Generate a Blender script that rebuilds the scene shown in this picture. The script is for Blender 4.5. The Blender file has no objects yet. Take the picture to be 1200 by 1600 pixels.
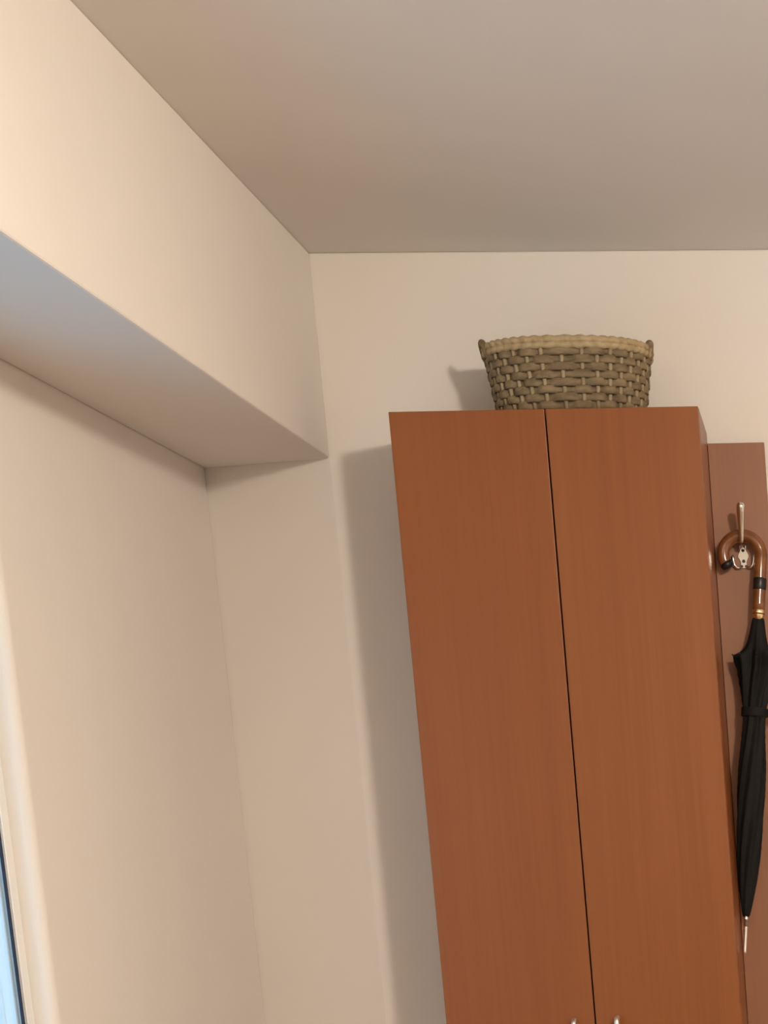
import bpy, bmesh, math, random
from mathutils import Vector, Matrix

C = bpy.context.scene.collection
sc = bpy.context.scene
PI = math.pi
random.seed(4)

# ------------------------------------------------------------------ camera
# The photograph is the upper-left part of a larger frame, hence the lens shift.
F_PX, PX, PY = 2667.4, 1631.85, 1603.32
cam_d = bpy.data.cameras.new('camera')
cam = bpy.data.objects.new('camera', cam_d)
C.objects.link(cam)
yaw, pitch, roll = 0.12237, -0.13848, -0.04612
fwd = Vector((math.sin(yaw) * math.cos(pitch), math.cos(yaw) * math.cos(pitch), math.sin(pitch)))
rt = Vector((math.cos(yaw), -math.sin(yaw), 0))
up = rt.cross(fwd)
r2 = rt * math.cos(roll) + up * math.sin(roll)
u2 = -rt * math.sin(roll) + up * math.cos(roll)
M = Matrix((r2, u2, -fwd)).transposed().to_4x4()
M.translation = Vector((0.79662, -3.88589, 1.4))
cam.matrix_world = M
cam_d.sensor_fit = 'VERTICAL'
cam_d.sensor_height = 36.0
cam_d.sensor_width = 27.0
cam_d.lens = 36.0 * F_PX / 1600.0
cam_d.shift_x = (600.0 - PX) / 1600.0
cam_d.shift_y = (PY - 800.0) / 1600.0
cam_d.clip_start = 0.05
sc.camera = cam

# ------------------------------------------------------------------ world, lamp, exposure
world = bpy.data.worlds.new('dusk_sky')
sc.world = world
world.use_nodes = True
bg = world.node_tree.nodes['Background']
bg.inputs['Color'].default_value = (0.40, 0.70, 1.0, 1)
bg.inputs['Strength'].default_value = 2.0

lamp_d = bpy.data.lights.new('ceiling_lamp_light', 'POINT')
lamp_d.color = (1.0, 0.865, 0.715)
lamp_d.energy = 108
lamp_d.shadow_soft_size = 0.09
lamp = bpy.data.objects.new('ceiling_lamp_light', lamp_d)
lamp.location = (1.49, -2.64, 2.43)
C.objects.link(lamp)
# the open underside of the same lamp
down_d = bpy.data.lights.new('ceiling_lamp_downlight', 'AREA')
down_d.shape = 'DISK'
down_d.size = 0.18
down_d.color = (1.0, 0.865, 0.715)
down_d.energy = 14
down = bpy.data.objects.new('ceiling_lamp_downlight', down_d)
down.location = (1.49, -2.64, 2.42)
C.objects.link(down)

sc.view_settings.view_transform = 'Standard'
sc.view_settings.look = 'None'
sc.view_settings.exposure = 0.0
sc.view_settings.gamma = 1.0
sc.view_settings.use_curve_mapping = False

# ------------------------------------------------------------------ materials
def mat(name, color, rough=0.6, metal=0.0, spec=0.5, coat=0.0):
    m = bpy.data.materials.new(name)
    m.use_nodes = True
    b = m.node_tree.nodes['Principled BSDF']
    b.inputs['Base Color'].default_value = (*color, 1)
    b.inputs['Roughness'].default_value = rough
    b.inputs['Metallic'].default_value = metal
    b.inputs['Specular IOR Level'].default_value = spec
    b.inputs['Coat Weight'].default_value = coat
    return m, m.node_tree, b

def add_bump(nt, b, scale, strength, dist=0.002, detail=4):
    n = nt.nodes.new('ShaderNodeTexNoise')
    n.inputs['Scale'].default_value = scale
    n.inputs['Detail'].default_value = detail
    tc = nt.nodes.new('ShaderNodeTexCoord')
    nt.links.new(tc.outputs['Object'], n.inputs['Vector'])
    bp = nt.nodes.new('ShaderNodeBump')
    bp.inputs['Strength'].default_value = strength
    bp.inputs['Distance'].default_value = dist
    nt.links.new(n.outputs['Fac'], bp.inputs['Height'])
    nt.links.new(bp.outputs['Normal'], b.inputs['Normal'])

def mottled(name, c1, c2, scale, rough, stretch=(1, 1, 1), spec=0.5, bump=None, coat=0.0, lo=0.35, hi=0.65, detail=5):
    m, nt, b = mat(name, c1, rough, 0, spec, coat)
    tc = nt.nodes.new('ShaderNodeTexCoord')
    mp = nt.nodes.new('ShaderNodeMapping')
    mp.inputs['Scale'].default_value = stretch
    n = nt.nodes.new('ShaderNodeTexNoise')
    n.inputs['Scale'].default_value = scale
    n.inputs['Detail'].default_value = detail
    rp = nt.nodes.new('ShaderNodeValToRGB')
    rp.color_ramp.elements[0].position = lo
    rp.color_ramp.elements[0].color = (*c1, 1)
    rp.color_ramp.elements[1].position = hi
    rp.color_ramp.elements[1].color = (*c2, 1)
    nt.links.new(tc.outputs['Object'], mp.inputs['Vector'])
    nt.links.new(mp.outputs['Vector'], n.inputs['Vector'])
    nt.links.new(n.outputs['Fac'], rp.inputs['Fac'])
    nt.links.new(rp.outputs['Color'], b.inputs['Base Color'])
    if bump:
        add_bump(nt, b, *bump)
    return m

WALL = mottled('cream_plaster', (0.79, 0.752, 0.705), (0.81, 0.772, 0.725), 1.5, 0.85, spec=0.2, bump=(180, 0.12, 0.001))
CEIL = mottled('ceiling_paint', (0.78, 0.752, 0.715), (0.80, 0.772, 0.735), 1.2, 0.9, spec=0.2, bump=(140, 0.15, 0.001))
FLOOR = mottled('parquet', (0.22, 0.155, 0.105), (0.28, 0.20, 0.14), 2.0, 0.45, stretch=(1, 12, 1))

def wood(name, a, b_, rough=0.32):
    m, nt, b = mat(name, a, rough, 0, 0.4)
    tc = nt.nodes.new('ShaderNodeTexCoord')
    mp = nt.nodes.new('ShaderNodeMapping')
    mp.inputs['Scale'].default_value = (14, 14, 0.55)
    n = nt.nodes.new('ShaderNodeTexNoise')
    n.inputs['Scale'].default_value = 1.0
    n.inputs['Detail'].default_value = 3
    n.inputs['Distortion'].default_value = 0.6
    mp2 = nt.nodes.new('ShaderNodeMapping')
    mp2.inputs['Scale'].default_value = (160, 160, 3.0)
    n2 = nt.nodes.new('ShaderNodeTexNoise')
    n2.inputs['Scale'].default_value = 1.0
    n2.inputs['Detail'].default_value = 4
    nt.links.new(tc.outputs['Object'], mp.inputs['Vector'])
    nt.links.new(tc.outputs['Object'], mp2.inputs['Vector'])
    nt.links.new(mp.outputs['Vector'], n.inputs['Vector'])
    nt.links.new(mp2.outputs['Vector'], n2.inputs['Vector'])
    mx = nt.nodes.new('ShaderNodeMath')
    mx.operation = 'MULTIPLY_ADD'
    mx.inputs[1].default_value = 0.4
    nt.links.new(n2.outputs['Fac'], mx.inputs[0])
    sc_ = nt.nodes.new('ShaderNodeMath')
    sc_.operation = 'MULTIPLY'
    sc_.inputs[1].default_value = 0.6
    nt.links.new(n.outputs['Fac'], sc_.inputs[0])
    nt.links.new(sc_.outputs[0], mx.inputs[2])
    rp = nt.nodes.new('ShaderNodeValToRGB')
    rp.color_ramp.elements[0].position = 0.34
    rp.color_ramp.elements[0].color = (*a, 1)
    rp.color_ramp.elements[1].position = 0.66
    rp.color_ramp.elements[1].color = (*b_, 1)
    nt.links.new(mx.outputs[0], rp.inputs['Fac'])
    nt.links.new(rp.outputs['Color'], b.inputs['Base Color'])
    return m

WOOD = wood('orange_beech_laminate', (0.222, 0.067, 0.017), (0.262, 0.084, 0.023))
EDGE = wood('dark_laminate_edge', (0.13, 0.045, 0.018), (0.16, 0.055, 0.022), 0.5)
RACK = wood('beech_laminate_board', (0.265, 0.120, 0.064), (0.30, 0.136, 0.074), 0.42)
CHROME, _, _ = mat('chrome', (0.82, 0.80, 0.76), 0.12, 1.0)
BRASS, _, _ = mat('gilt_metal', (0.90, 0.72, 0.40), 0.18, 1.0)
STEEL, _, _ = mat('brushed_steel', (0.82, 0.80, 0.77), 0.38, 1.0)
BLACK_METAL, _, _ = mat('blackened_metal', (0.03, 0.028, 0.03), 0.35, 0.6)
CANE = mottled('varnished_cane', (0.15, 0.05, 0.014), (0.24, 0.09, 0.027), 22, 0.16, spec=0.5, coat=0.4)
FABRIC = mottled('black_umbrella_cloth', (0.006, 0.006, 0.0055), (0.009, 0.0085, 0.008), 60, 0.7, spec=0.18, bump=(900, 0.2, 0.0005))
STRAND = mottled('olive_rush', (0.13, 0.092, 0.046), (0.25, 0.185, 0.10), 26, 0.7, stretch=(1, 1, 2.5), bump=(300, 0.5, 0.002))
SPOKE = mottled('pale_rush', (0.27, 0.21, 0.12), (0.36, 0.29, 0.18), 40, 0.7)
RIM = mottled('straw_rim', (0.34, 0.26, 0.14), (0.45, 0.35, 0.20), 60, 0.7, bump=(220, 0.5, 0.002))
LOOP = mottled('brown_rope', (0.16, 0.11, 0.06), (0.25, 0.18, 0.10), 60, 0.75, bump=(260, 0.6, 0.002))
PVC, _, _ = mat('white_pvc', (0.85, 0.85, 0.84), 0.3)
GASKET, _, _ = mat('dark_gasket', (0.015, 0.017, 0.035), 0.6)
ALU, _, _ = mat('pale_aluminium', (0.84, 0.86, 0.88), 0.4, 0.0)

GLASS = bpy.data.materials.new('window_glass')
GLASS.use_nodes = True
_nt = GLASS.node_tree
_nt.nodes.clear()
_o = _nt.nodes.new('ShaderNodeOutputMaterial')
_t = _nt.nodes.new('ShaderNodeBsdfTransparent')
_t.inputs['Color'].default_value = (0.93, 0.97, 0.98, 1)
_g = _nt.nodes.new('ShaderNodeBsdfGlossy')
_g.inputs['Roughness'].default_value = 0.02
_f = _nt.nodes.new('ShaderNodeFresnel')
_f.inputs['IOR'].default_value = 1.45
_x = _nt.nodes.new('ShaderNodeMixShader')
_ge = _nt.nodes.new('ShaderNodeNewGeometry')      # same reflectance from either side of the pane
_mr = _nt.nodes.new('ShaderNodeMapRange')
_mr.inputs['To Min'].default_value = 1.45
_mr.inputs['To Max'].default_value = 1 / 1.45
_nt.links.new(_ge.outputs['Backfacing'], _mr.inputs['Value'])
_nt.links.new(_mr.outputs['Result'], _f.inputs['IOR'])
_nt.links.new(_f.outputs[0], _x.inputs['Fac'])
_nt.links.new(_t.outputs[0], _x.inputs[1])
_nt.links.new(_g.outputs[0], _x.inputs[2])
_nt.links.new(_x.outputs[0], _o.inputs['Surface'])

# ------------------------------------------------------------------ helpers
def link(name, bm, m, parent=None, smooth=False, bevel=0.0, segs=2):
    bmesh.ops.remove_doubles(bm, verts=bm.verts, dist=1e-6)
    bmesh.ops.recalc_face_normals(bm, faces=bm.faces)
    me = bpy.data.meshes.new(name)
    bm.to_mesh(me)
    bm.free()
    me.materials.append(m)
    o = bpy.data.objects.new(name, me)
    C.objects.link(o)
    if smooth:
        for p in me.polygons:
            p.use_smooth = True
    if bevel:
        bv = o.modifiers.new('bevel', 'BEVEL')
        bv.width = bevel
        bv.segments = segs
        bv.limit_method = 'ANGLE'
        bv.angle_limit = math.radians(35)
    if parent:
        o.parent = parent
        o.location = -root_loc(parent)
    return o

def root_loc(o):
    v = Vector((0, 0, 0))
    while o:
        v += o.location
        o = o.parent
    return v

def thing(name, label, cat, loc, group=None):
    o = bpy.data.objects.new(name, None)
    o.empty_display_size = 0.1
    o.location = loc
    C.objects.link(o)
    o['label'] = label
    o['category'] = cat
    if group:
        o['group'] = group
    return o

def struct(o, label=None):
    o['kind'] = 'structure'
    if label:
        o['label'] = label
    return o

def box(bm, lo, hi):
    x0, y0, z0 = lo
    x1, y1, z1 = hi
    v = [bm.verts.new(p) for p in ((x0, y0, z0), (x1, y0, z0), (x1, y1, z0), (x0, y1, z0),
                                   (x0, y0, z1), (x1, y0, z1), (x1, y1, z1), (x0, y1, z1))]
    for f in ((3, 2, 1, 0), (4, 5, 6, 7), (0, 1, 5, 4), (1, 2, 6, 5), (2, 3, 7, 6), (3, 0, 4, 7)):
        bm.faces.new([v[i] for i in f])
    return bm

def bx(*lohi):
    bm = bmesh.new()
    for i in range(0, len(lohi), 2):
        box(bm, lohi[i], lohi[i + 1])
    return bm

def prism(poly, z0, z1):
    """vertical prism over a footprint polygon"""
    bm = bmesh.new()
    a = [bm.verts.new((x, y, z0)) for x, y in poly]
    b = [bm.verts.new((x, y, z1)) for x, y in poly]
    n = len(poly)
    bm.faces.new(a[::-1])
    bm.faces.new(b)
    for i in range(n):
        bm.faces.new((a[i], a[(i + 1) % n], b[(i + 1) % n], b[i]))
    return bm

def frames(pts, closed=False):
    n = len(pts)
    out = []
    nrm = None
    for i in range(n):
        if closed:
            t = pts[(i + 1) % n] - pts[i - 1]
        else:
            t = pts[min(i + 1, n - 1)] - pts[max(i - 1, 0)]
        t.normalize()
        if nrm is None:
            ref = Vector((0, 1, 0)) if abs(t.y) < 0.9 else Vector((1, 0, 0))
            nrm = (ref - t * ref.dot(t)).normalized()
        else:
            nrm = (nrm - t * nrm.dot(t)).normalized()
        out.append((t, nrm, t.cross(nrm)))
    return out

def tube(bm, pts, rad, seg=12, closed=False, cap=True, flat=1.0):
    """swept tube; rad is a number or a list; flat scales the second axis"""
    pts = [Vector(p) for p in pts]
    if not hasattr(rad, '__len__'):
        rad = [rad] * len(pts)
    fr = frames(pts, closed)
    rings = []
    for p, (t, a, b), r in zip(pts, fr, rad):
        rings.append([bm.verts.new(p + a * (r * math.cos(k * 2 * PI / seg)) + b * (r * flat * math.sin(k * 2 * PI / seg))) for k in range(seg)])
    n = len(rings)
    for i in range(n if closed else n - 1):
        A, B = rings[i], rings[(i + 1) % n]
        for k in range(seg):
            bm.faces.new((A[k], A[(k + 1) % seg], B[(k + 1) % seg], B[k]))
    if cap and not closed:
        bm.faces.new(rings[0][::-1])
        bm.faces.new(rings[-1])
    return bm

def lerp(a, b, t):
    return a + (b - a) * t

# ------------------------------------------------------------------ room shell
H = 2.568
XB, ZB, XL, YN = -0.1855, 2.156, -0.4643, 0.083
XR, YF = 3.1, -4.75
T = 0.2
# floor and ceiling
struct(link('floor', bx((XL - T, YF - T, -0.1), (XR + T, 0.35, 0.0)), FLOOR))
struct(link('ceiling', bx((XL - T, YF - T, H), (XR + T, 0.35, H + 0.15)), CEIL))
# back wall with the slanted end of the niche beside it: one footprint
struct(link('wall_back', prism([(XB, 0.0), (XR + T, 0.0), (XR + T, 0.35), (XL - T, 0.35), (XL - T, YN + 0.062), (XL, YN)], 0.0, H), WALL, bevel=0.004),
       'cream plaster back wall behind the wardrobe')
struct(link('wall_right', bx((XR, YF, 0), (XR + T, 0.0, H)), WALL))
struct(link('wall_front', bx((XL - T, YF - T, 0), (XR + T, YF, H)), WALL))

# left wall with its window opening; the plaster corner is rounded
YR = -0.938          # plane of the reveal
RC = 0.018           # corner radius
ZS, ZT, YO = 0.55, 2.02, -2.35
corner = [(XL - RC + RC * math.cos(a), YR + RC - RC * math.sin(a)) for a in [i * PI / 2 / 8 for i in range(9)]]
wall_far = prism([(XL - T, YN + 0.062), (XL - T, YR)] + corner[::-1] + [(XL, YN)], 0.0, H)
box(wall_far, (XL - T, YF, 0.0), (XL, YO, H))
box(wall_far, (XL - T, YO, 0.0), (XL, YR, ZS))
box(wall_far, (XL - T, YO, ZT), (XL, YR, H))
struct(link('wall_left', wall_far, WALL, bevel=0.003), 'cream plaster left wall with the window')

# dropped beam under the ceiling along the left wall
beam = prism([(XL, YN), (XL, YF), (XB, YF), (XB, 0.0)], ZB, H)
struct(link('trim_1', beam, WALL, bevel=0.004), 'cream plaster beam dropped below the ceiling along the left wall')

# ------------------------------------------------------------------ window
XF = -0.496         # inner face of the frame
wroot = bpy.data.objects.new('window_1', None)
wroot.location = (XF - 0.03, (YR + YO) / 2, ZS)
C.objects.link(wroot)
wroot['kind'] = 'structure'
wroot['label'] = 'white framed window in the left wall with pale blue daylight behind'

def ring(x0, x1, y0, y1, z0, z1, w):
    """rectangular frame in the plane of the left wall"""
    return bx((x0, y0, z0), (x1, y0 + w, z1), (x0, y1 - w, z0), (x1, y1, z1),
              (x0, y0 + w, z0), (x1, y1 - w, z0 + w), (x0, y0 + w, z1 - w), (x1, y1 - w, z1))

link('frame', ring(XF - 0.07, XF, YO, YR, ZS, ZT, 0.026), PVC, wroot, bevel=0.003)
link('gasket', ring(XF - 0.0085, XF - 0.0045, YO + 0.026, YR - 0.026, ZS + 0.026, ZT - 0.026, 0.003), GASKET, wroot)
link('sash', ring(XF - 0.06, XF - 0.014, YO + 0.026, YR - 0.026, ZS + 0.026, ZT - 0.026, 0.0042), ALU, wroot, bevel=0.002)
link('pane', bx((XF - 0.012, YO + 0.026, ZS + 0.026), (XF - 0.009, YR - 0.026, ZT - 0.026)), GLASS, wroot)
link('guide_rail', bx((XF - 0.115, YR - 0.045, ZS), (XF - 0.085, YR - 0.005, ZT), (XF - 0.15, YR - 0.030, ZS), (XF - 0.125, YR - 0.002, ZT)), ALU, wroot, bevel=0.002)

# ------------------------------------------------------------------ wardrobe
W, D, ZW = 0.6, 0.265, 2.191
ward = thing('wardrobe', 'tall narrow orange-brown laminate wardrobe with two doors against the back wall', 'wardrobe', (0.3, -0.125, 0))
DT = 0.016
YB, YD = -0.003, -D + DT + 0.002
link('side_panel', bx((0.0, YD, 0.0), (DT, YB, ZW)), WOOD, ward, bevel=0.001)
link('side_panel', bx((W - DT, YD, 0.0), (W, YB, ZW)), WOOD, ward, bevel=0.001)
link('top_panel', bx((DT, YD, ZW - DT), (W - DT, YB, ZW)), WOOD, ward, bevel=0.001)
link('bottom_panel', bx((DT, YD, 0.08), (W - DT, YB, 0.08 + DT)), WOOD, ward)
link('back_panel', bx((DT, YB - 0.004, 0.096), (W - DT, YB, ZW - DT)), EDGE, ward)
link('plinth', bx((DT, YD + 0.02, 0.0), (W - DT, YD + 0.036, 0.08)), EDGE, ward)
for k in range(3):
    zz = 0.55 + 0.45 * k
    link('shelf', bx((DT, YD + 0.01, zz), (W - DT, YB - 0.004, zz + DT)), EDGE, ward)
for s in (0, 1):
    x0, x1 = ((0.0005, 0.2985), (0.3015, 0.5995))[s]
    d = link('door', bx((x0, -D, 0.085), (x1, -D + DT, ZW - 0.001)), WOOD, ward, bevel=0.0012)
    hx = (0.259, 0.346)[s]
    zt, zb = 0.974, 0.878
    hb = bmesh.new()
    path = [(hx, -D, zt - 0.008), (hx, -D - 0.014, zt - 0.008)]
    path += [(hx, -D - 0.014 - 0.010 * math.sin(a), zt - 0.018 + 0.010 * math.cos(a)) for a in [PI / 12 * i for i in range(1, 7)]]
    path += [(hx, -D - 0.024, lerp(zt - 0.02, zb + 0.02, i / 6)) for i in range(1, 6)]
    path += [(hx, -D - 0.014 - 0.010 * math.cos(a), zb + 0.018 - 0.010 * math.sin(a)) for a in [PI / 12 * i for i in range(0, 7)]]
    path += [(hx, -D, zb + 0.008)]
    tube(hb, path, 0.0058, 14)
    h = link('handle', hb, STEEL, d, smooth=True)
    h['label'] = 'slim steel bar handle'

# ------------------------------------------------------------------ coat rack beside the wardrobe
YP = -0.020
rack = thing('coat_rack', 'brown laminate coat rack board with a chrome hook right of the wardrobe', 'coat rack', (0.66, -0.012, 0))
link('board', bx((0.6008, YP, 0.02), (0.7215, -0.003, 2.166)), RACK, rack, bevel=0.001)
link('board', bx((0.7225, YP, 0.02), (1.05, -0.003, 2.043)), RACK, rack, bevel=0.001)

# the triple hook: plate, one tall prong, two short prongs
HX, HZ = 0.661, 1.928
hookm = bmesh.new()
out = []
for i in range(48):
    a = 2 * PI * i / 48
    s = math.sin(a)
    wd = 0.0098 + 0.0022 * math.cos(4 * PI * (s * 0.5)) if abs(s) < 0.98 else 0.009
    out.append((HX + wd * math.copysign(abs(math.cos(a)) ** 0.7, math.cos(a)), HZ + 0.026 * s))
fr = [hookm.verts.new((x, YP - 0.0032, z)) for x, z in out]
bk = [hookm.verts.new((x, YP, z)) for x, z in out]
hookm.faces.new(fr)
hookm.faces.new(bk[::-1])
for i in range(48):
    hookm.faces.new((fr[i], bk[i], bk[(i + 1) % 48], fr[(i + 1) % 48]))
hook = link('coat_hook', hookm, CHROME, rack, bevel=0.0008)
hook['label'] = 'chrome three-pronged hook'
pm = bmesh.new()
pts = [(HX, YP - 0.002, HZ + 0.020), (HX, YP - 0.012, HZ + 0.017), (HX, YP - 0.028, HZ + 0.0195), (HX, YP - 0.041, HZ + 0.022),
       (HX, YP - 0.047, HZ + 0.030), (HX + 0.001, YP - 0.051, HZ + 0.046), (HX + 0.002, YP - 0.058, HZ + 0.066), (HX + 0.003, YP - 0.066, HZ + 0.084),
       (HX + 0.004, YP - 0.071, HZ + 0.094), (HX + 0.004, YP - 0.0725, HZ + 0.100), (HX + 0.004, YP - 0.0725, HZ + 0.1030)]
tube(pm, pts, [0.006, 0.0055, 0.0050, 0.0051, 0.0053, 0.0060, 0.0074, 0.0088, 0.0090, 0.0068, 0.002], 20)
link('prong', pm, CHROME, hook, smooth=True)
for s in (-1, 1):
    pm = bmesh.new()
    pts = [(HX + s * 0.004, YP - 0.002, HZ - 0.021), (HX + s * 0.009, YP - 0.006, HZ - 0.025), (HX + s * 0.015, YP - 0.0085, HZ - 0.025),
           (HX + s * 0.020, YP - 0.009, HZ - 0.019), (HX + s * 0.0220, YP - 0.009, HZ - 0.010), (HX + s * 0.0225, YP - 0.009, HZ - 0.003),
           (HX + s * 0.0225, YP - 0.009, HZ + 0.002)]
    tube(pm, pts, [0.0032, 0.0030, 0.0030, 0.0032, 0.0036, 0.0040, 0.0022], 14)
    link('prong', pm, CHROME, hook, smooth=True)
for dz in (0.012, -0.011):
    sm = bmesh.new()
    tube(sm, [(HX, YP - 0.003, HZ + dz), (HX, YP - 0.0042, HZ + dz)], 0.0036, 16)
    link('screw', sm, BLACK_METAL, hook)

# ------------------------------------------------------------------ umbrella hanging on the hook
A0 = Vector((0.6995, -0.049, 1.926))          # right shoulder of the crook
A1 = Vector((0.6085, -0.112, 1.071))          # metal tip
ax = (A1 - A0).normalized()
LEN = (A1 - A0).length
umb = thing('umbrella', 'furled black umbrella with a curved cane handle hanging on the chrome hook', 'umbrella', (A0.x - 0.04, A0.y, A0.z))
def along(d):
    return A0 + ax * d
# crook
cc = Vector((0.6600, -0.047, 1.928))
RCR = 0.0398
cp = []
for i in range(0, 26):
    a = lerp(math.radians(212), math.radians(0), i / 25)
    cp.append(Vector((cc.x + RCR * math.cos(a), cc.y, cc.z + RCR * math.sin(a))))
cp[-1] = (cp[-1] + A0) / 2
for d in (0.012, 0.03, 0.05, 0.08, 0.105, 0.128):
    cp.append(along(d))
cr = [0.0135] * len(cp)
cr[0] = 0.012
hm = bmesh.new()
tube(hm, cp, cr, 20)
handle = link('handle', hm, CANE, umb, smooth=True)
handle['label'] = 'varnished cane crook'
bm_ = bmesh.new()
t0 = (cp[0] - cp[1]).normalized()
tube(bm_, [cp[0] - t0 * 0.006, cp[0] + t0 * 0.001, cp[0] + t0 * 0.006, cp[0] + t0 * 0.008], [0.0138, 0.0140, 0.0120, 0.007], 20)
e = link('end_cap', bm_, BLACK_METAL, handle, smooth=True)
e['label'] = 'dark metal end cap'
bm_ = bmesh.new()
tube(bm_, [along(0.050), along(0.052), along(0.073), along(0.075)], [0.0138, 0.0146, 0.0146, 0.0138], 20)
e = link('collar', bm_, BLACK_METAL, handle, smooth=True)
e['label'] = 'dark collar'
bm_ = bmesh.new()
tube(bm_, [along(0.116), along(0.118), along(0.124), along(0.132), along(0.140), along(0.142)], [0.012, 0.0135, 0.0138, 0.0120, 0.0095, 0.007], 20)
e = link('ferrule', bm_, BRASS, umb, smooth=True)
e['label'] = 'gilt ferrule'
bm_ = bmesh.new()
tube(bm_, [along(0.10), along(LEN - 0.06)], 0.005, 10)
link('shaft', bm_, STEEL, umb, smooth=True)
# furled canopy: eight folds wound round the shaft
side = Vector((1, 0, 0))
side = (side - ax * side.dot(ax)).normalized()
depth = ax.cross(side)
prof = [(0.136, .0125, .05), (0.150, .0150, .10), (0.170, .0180, .12), (0.188, .0220, .16), (0.202, .028, .24), (0.212, .038, .40), (0.218, .051, .58),
        (0.226, .050, .58), (0.236, .047, .52), (0.258, .041, .42), (0.295, .033, .32), (0.335, .027, .26), (0.365, .026, .22), (0.40, .027, .20),
        (0.455, .0305, .18), (0.52, .0315, .18), (0.59, .0300, .18), (0.65, .0265, .18), (0.70, .0215, .18), (0.735, .0165, .15), (0.765, .0115, .1), (0.779, .0085, .05), (0.783, .005, 0)]
def pinterp(d):
    for (d0, r0, p0), (d1, r1, p1) in zip(prof, prof[1:]):
        if d <= d1:
            t = (d - d0) / (d1 - d0)
            return lerp(r0, r1, t), lerp(p0, p1, t)
    return prof[-1][1:]
NS, NP = 96, 8
um = bmesh.new()
rings = []
ds = [lerp(0.136, 0.783, i / 110) for i in range(111)]
CANOPY_YSHIFT = 0.0
for d in ds:
    r, p = pinterp(d)
    tw = 1.9 * max(0.0, (d - 0.24)) / 0.54
    rg = []
    for k in range(NS):
        th = 2 * PI * k / NS
        u = ((th - tw - PI) * NP / (2 * PI)) % 1.0
        u = min(u, 1 - u) * 2              # 0 on a rib, 1 between ribs
        rr = r * (1 - p * u ** 0.8)
        off = side * (math.cos(th) * rr) + depth * (math.sin(th) * rr * 0.78)
        rg.append(um.verts.new(along(d) + off))
    rings.append(rg)
for A, B in zip(rings, rings[1:]):
    for k in range(NS):
        um.faces.new((A[k], A[(k + 1) % NS], B[(k + 1) % NS], B[k]))
um.faces.new(rings[0][::-1])
um.faces.new(rings[-1])
canopy = link('canopy', um, FABRIC, umb, smooth=True)
for k in range(NP):
    th = PI + 2 * PI * k / NP
    dirv = side * math.cos(th) + depth * (math.sin(th) * 0.78)
    base = along(0.220) + dirv * 0.0475
    tip = base + dirv * 0.0060 - ax * 0.0035
    tb = bmesh.new()
    tube(tb, [base, lerp(base, tip, 0.6), tip], [0.0016, 0.0020, 0.0012], 8)
    link('rib_tip', tb, BLACK_METAL, umb, smooth=True)
# the tie band round the folds, its end sticking out to the right
tb = bmesh.new()
lo_, hi_ = [], []
ctr = 0.338
n = 60
o1, o2, i1, i2 = [], [], [], []
for k in range(n):
    th = 2 * PI * k / n
    rr = 0.0284
    off = side * (math.cos(th) * rr) + depth * (math.sin(th) * rr * 0.80)
    off2 = off * 0.9
    o1.append(tb.verts.new(along(ctr - 0.009) + off))
    o2.append(tb.verts.new(along(ctr + 0.009) + off))
    i1.append(tb.verts.new(along(ctr - 0.009) + off2))
    i2.append(tb.verts.new(along(ctr + 0.009) + off2))
for k in range(n):
    j = (k + 1) % n
    tb.faces.new((o1[k], o1[j], o2[j], o2[k]))
    tb.faces.new((i1[k], i2[k], i2[j], i1[j]))
    tb.faces.new((o1[k], i1[k], i1[j], o1[j]))
    tb.faces.new((o2[k], o2[j], i2[j], i2[k]))
# free end
p0 = along(ctr) + side * 0.0265 - depth * 0.002
e0, e1 = side * 0.026 - ax * 0.004, ax * 0.009
q = [p0 - e1, p0 + e0 - e1 * 0.8, p0 + e0 * 1.15, p0 + e0 + e1 * 0.8, p0 + e1]
fa = [tb.verts.new(v - depth * 0.001) for v in q]
fb = [tb.verts.new(v + depth * 0.001) for v in q]
tb.faces.new(fa)
tb.faces.new(fb[::-1])
for k in range(5):
    tb.faces.new((fa[k], fb[k], fb[(k + 1) % 5], fa[(k + 1) % 5]))
link('tie_band', tb, FABRIC, canopy)
tm = bmesh.new()
tube(tm, [along(0.775), along(0.790), along(LEN - 0.006), along(LEN - 0.001), along(LEN)], [0.0058, 0.0046, 0.0040, 0.0046, 0.003], 14)
t_ = link('tip', tm, STEEL, umb, smooth=True)
t_['label'] = 'bare metal tip'

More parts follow.
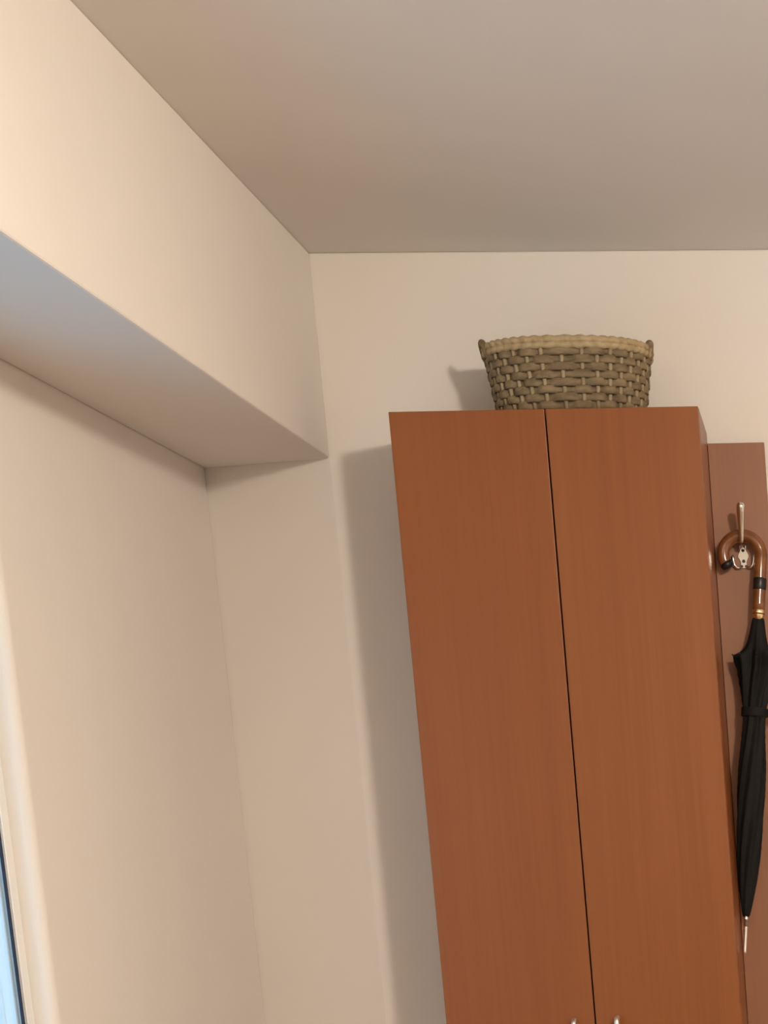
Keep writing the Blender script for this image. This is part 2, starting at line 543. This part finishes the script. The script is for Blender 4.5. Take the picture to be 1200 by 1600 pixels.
# ------------------------------------------------------------------ basket on the wardrobe
BC = Vector((0.338, -0.135, ZW))
BH = 0.140
basket = thing('basket', 'oval woven straw basket with small rope loops on top of the wardrobe', 'basket', BC)
def oval(z, th, dr=0.0):
    t = z / BH
    a = lerp(0.141, 0.163, t ** 0.9) + dr
    b = lerp(0.088, 0.112, t ** 0.9) + dr
    e = 0.82
    c, s = math.cos(th), math.sin(th)
    return Vector((BC.x + a * math.copysign(abs(c) ** e, c), BC.y + b * math.copysign(abs(s) ** e, s), BC.z + z))
NSP = 34
side_m = bmesh.new()
rows = 8
zr = [0.008 + (BH - 0.019 - 0.007) * (i + 0.5) / rows for i in range(rows)]
hr = (BH - 0.030) / rows * 0.645
for i, z in enumerate(zr):
    n = 240
    pts = []
    for k in range(n):
        th = 2 * PI * k / n
        ph = math.sin(th * NSP / 2 + (i % 2) * PI + 0.25 * math.sin(3 * th + i * 1.7))
        pts.append(oval(z + 0.0008 * math.sin(5 * th + i * 2.1), th, 0.0036 * max(-1, min(1, ph * 1.6))))
    # flattened strand: tall along z, thin across the wall
    fr_ = []
    for k in range(n):
        t = (pts[(k + 1) % n] - pts[k - 1]).normalized()
        upv = Vector((0, 0, 1))
        nr = t.cross(upv).normalized()
        fr_.append([side_m.verts.new(pts[k] + nr * (0.0032 * math.cos(q_ * PI / 4)) + upv * (hr * math.sin(q_ * PI / 4))) for q_ in range(8)])
    for k in range(n):
        A, B = fr_[k], fr_[(k + 1) % n]
        for q_ in range(8):
            side_m.faces.new((A[q_], A[(q_ + 1) % 8], B[(q_ + 1) % 8], B[q_]))
woven = link('woven_side', side_m, STRAND, basket, smooth=True)
sp_m = bmesh.new()
for k in range(NSP):
    th = 2 * PI * (k + 0.5) / NSP + PI / NSP * 0
    tube(sp_m, [oval(z, th, 0.0) for z in (0.003, 0.03, 0.06, 0.09, BH - 0.012)], 0.0042, 8)
sp = link('spokes', sp_m, SPOKE, woven, smooth=True)
sp['label'] = 'paler upright spokes of the weave'
bmb = bmesh.new()
lo_ = [bmb.verts.new(oval(0.001, 2 * PI * k / 64, -0.002)) for k in range(64)]
hi_ = [bmb.verts.new(oval(0.008, 2 * PI * k / 64, -0.002)) for k in range(64)]
bmb.faces.new(lo_[::-1])
bmb.faces.new(hi_)
for k in range(64):
    bmb.faces.new((lo_[k], lo_[(k + 1) % 64], hi_[(k + 1) % 64], hi_[k]))
link('base', bmb, STRAND, basket)
# plaited rim
rm = bmesh.new()
n = 200
for row in range(2):
    pts = [oval(BH - 0.014 + 0.010 * row + 0.0012 * math.sin(46 * 2 * PI * k / n + row * PI), 2 * PI * k / n, 0.002 + 0.0012 * math.cos(46 * 2 * PI * k / n)) for k in range(n)]
    tube(rm, pts, 0.0072, 10, closed=True)
rim = link('rim', rm, RIM, basket, smooth=True)
rim['label'] = 'paler straw rim'
# rope loops at the two ends
for s in (-1, 1):
    lm = bmesh.new()
    thc = PI if s < 0 else 0.0
    pts = []
    for i in range(15):
        a = PI * i / 14
        th = thc + 0.10 * math.cos(a) - (0.16 if s > 0 else -0.34)
        pts.append(oval(BH - 0.022 + 0.029 * math.sin(a), th, 0.003 + 0.003 * math.sin(a)))
    tube(lm, pts, 0.0068, 10)
    l = link('loop_handle', lm, LOOP, basket, smooth=True)
    l['label'] = 'brown rope loop'
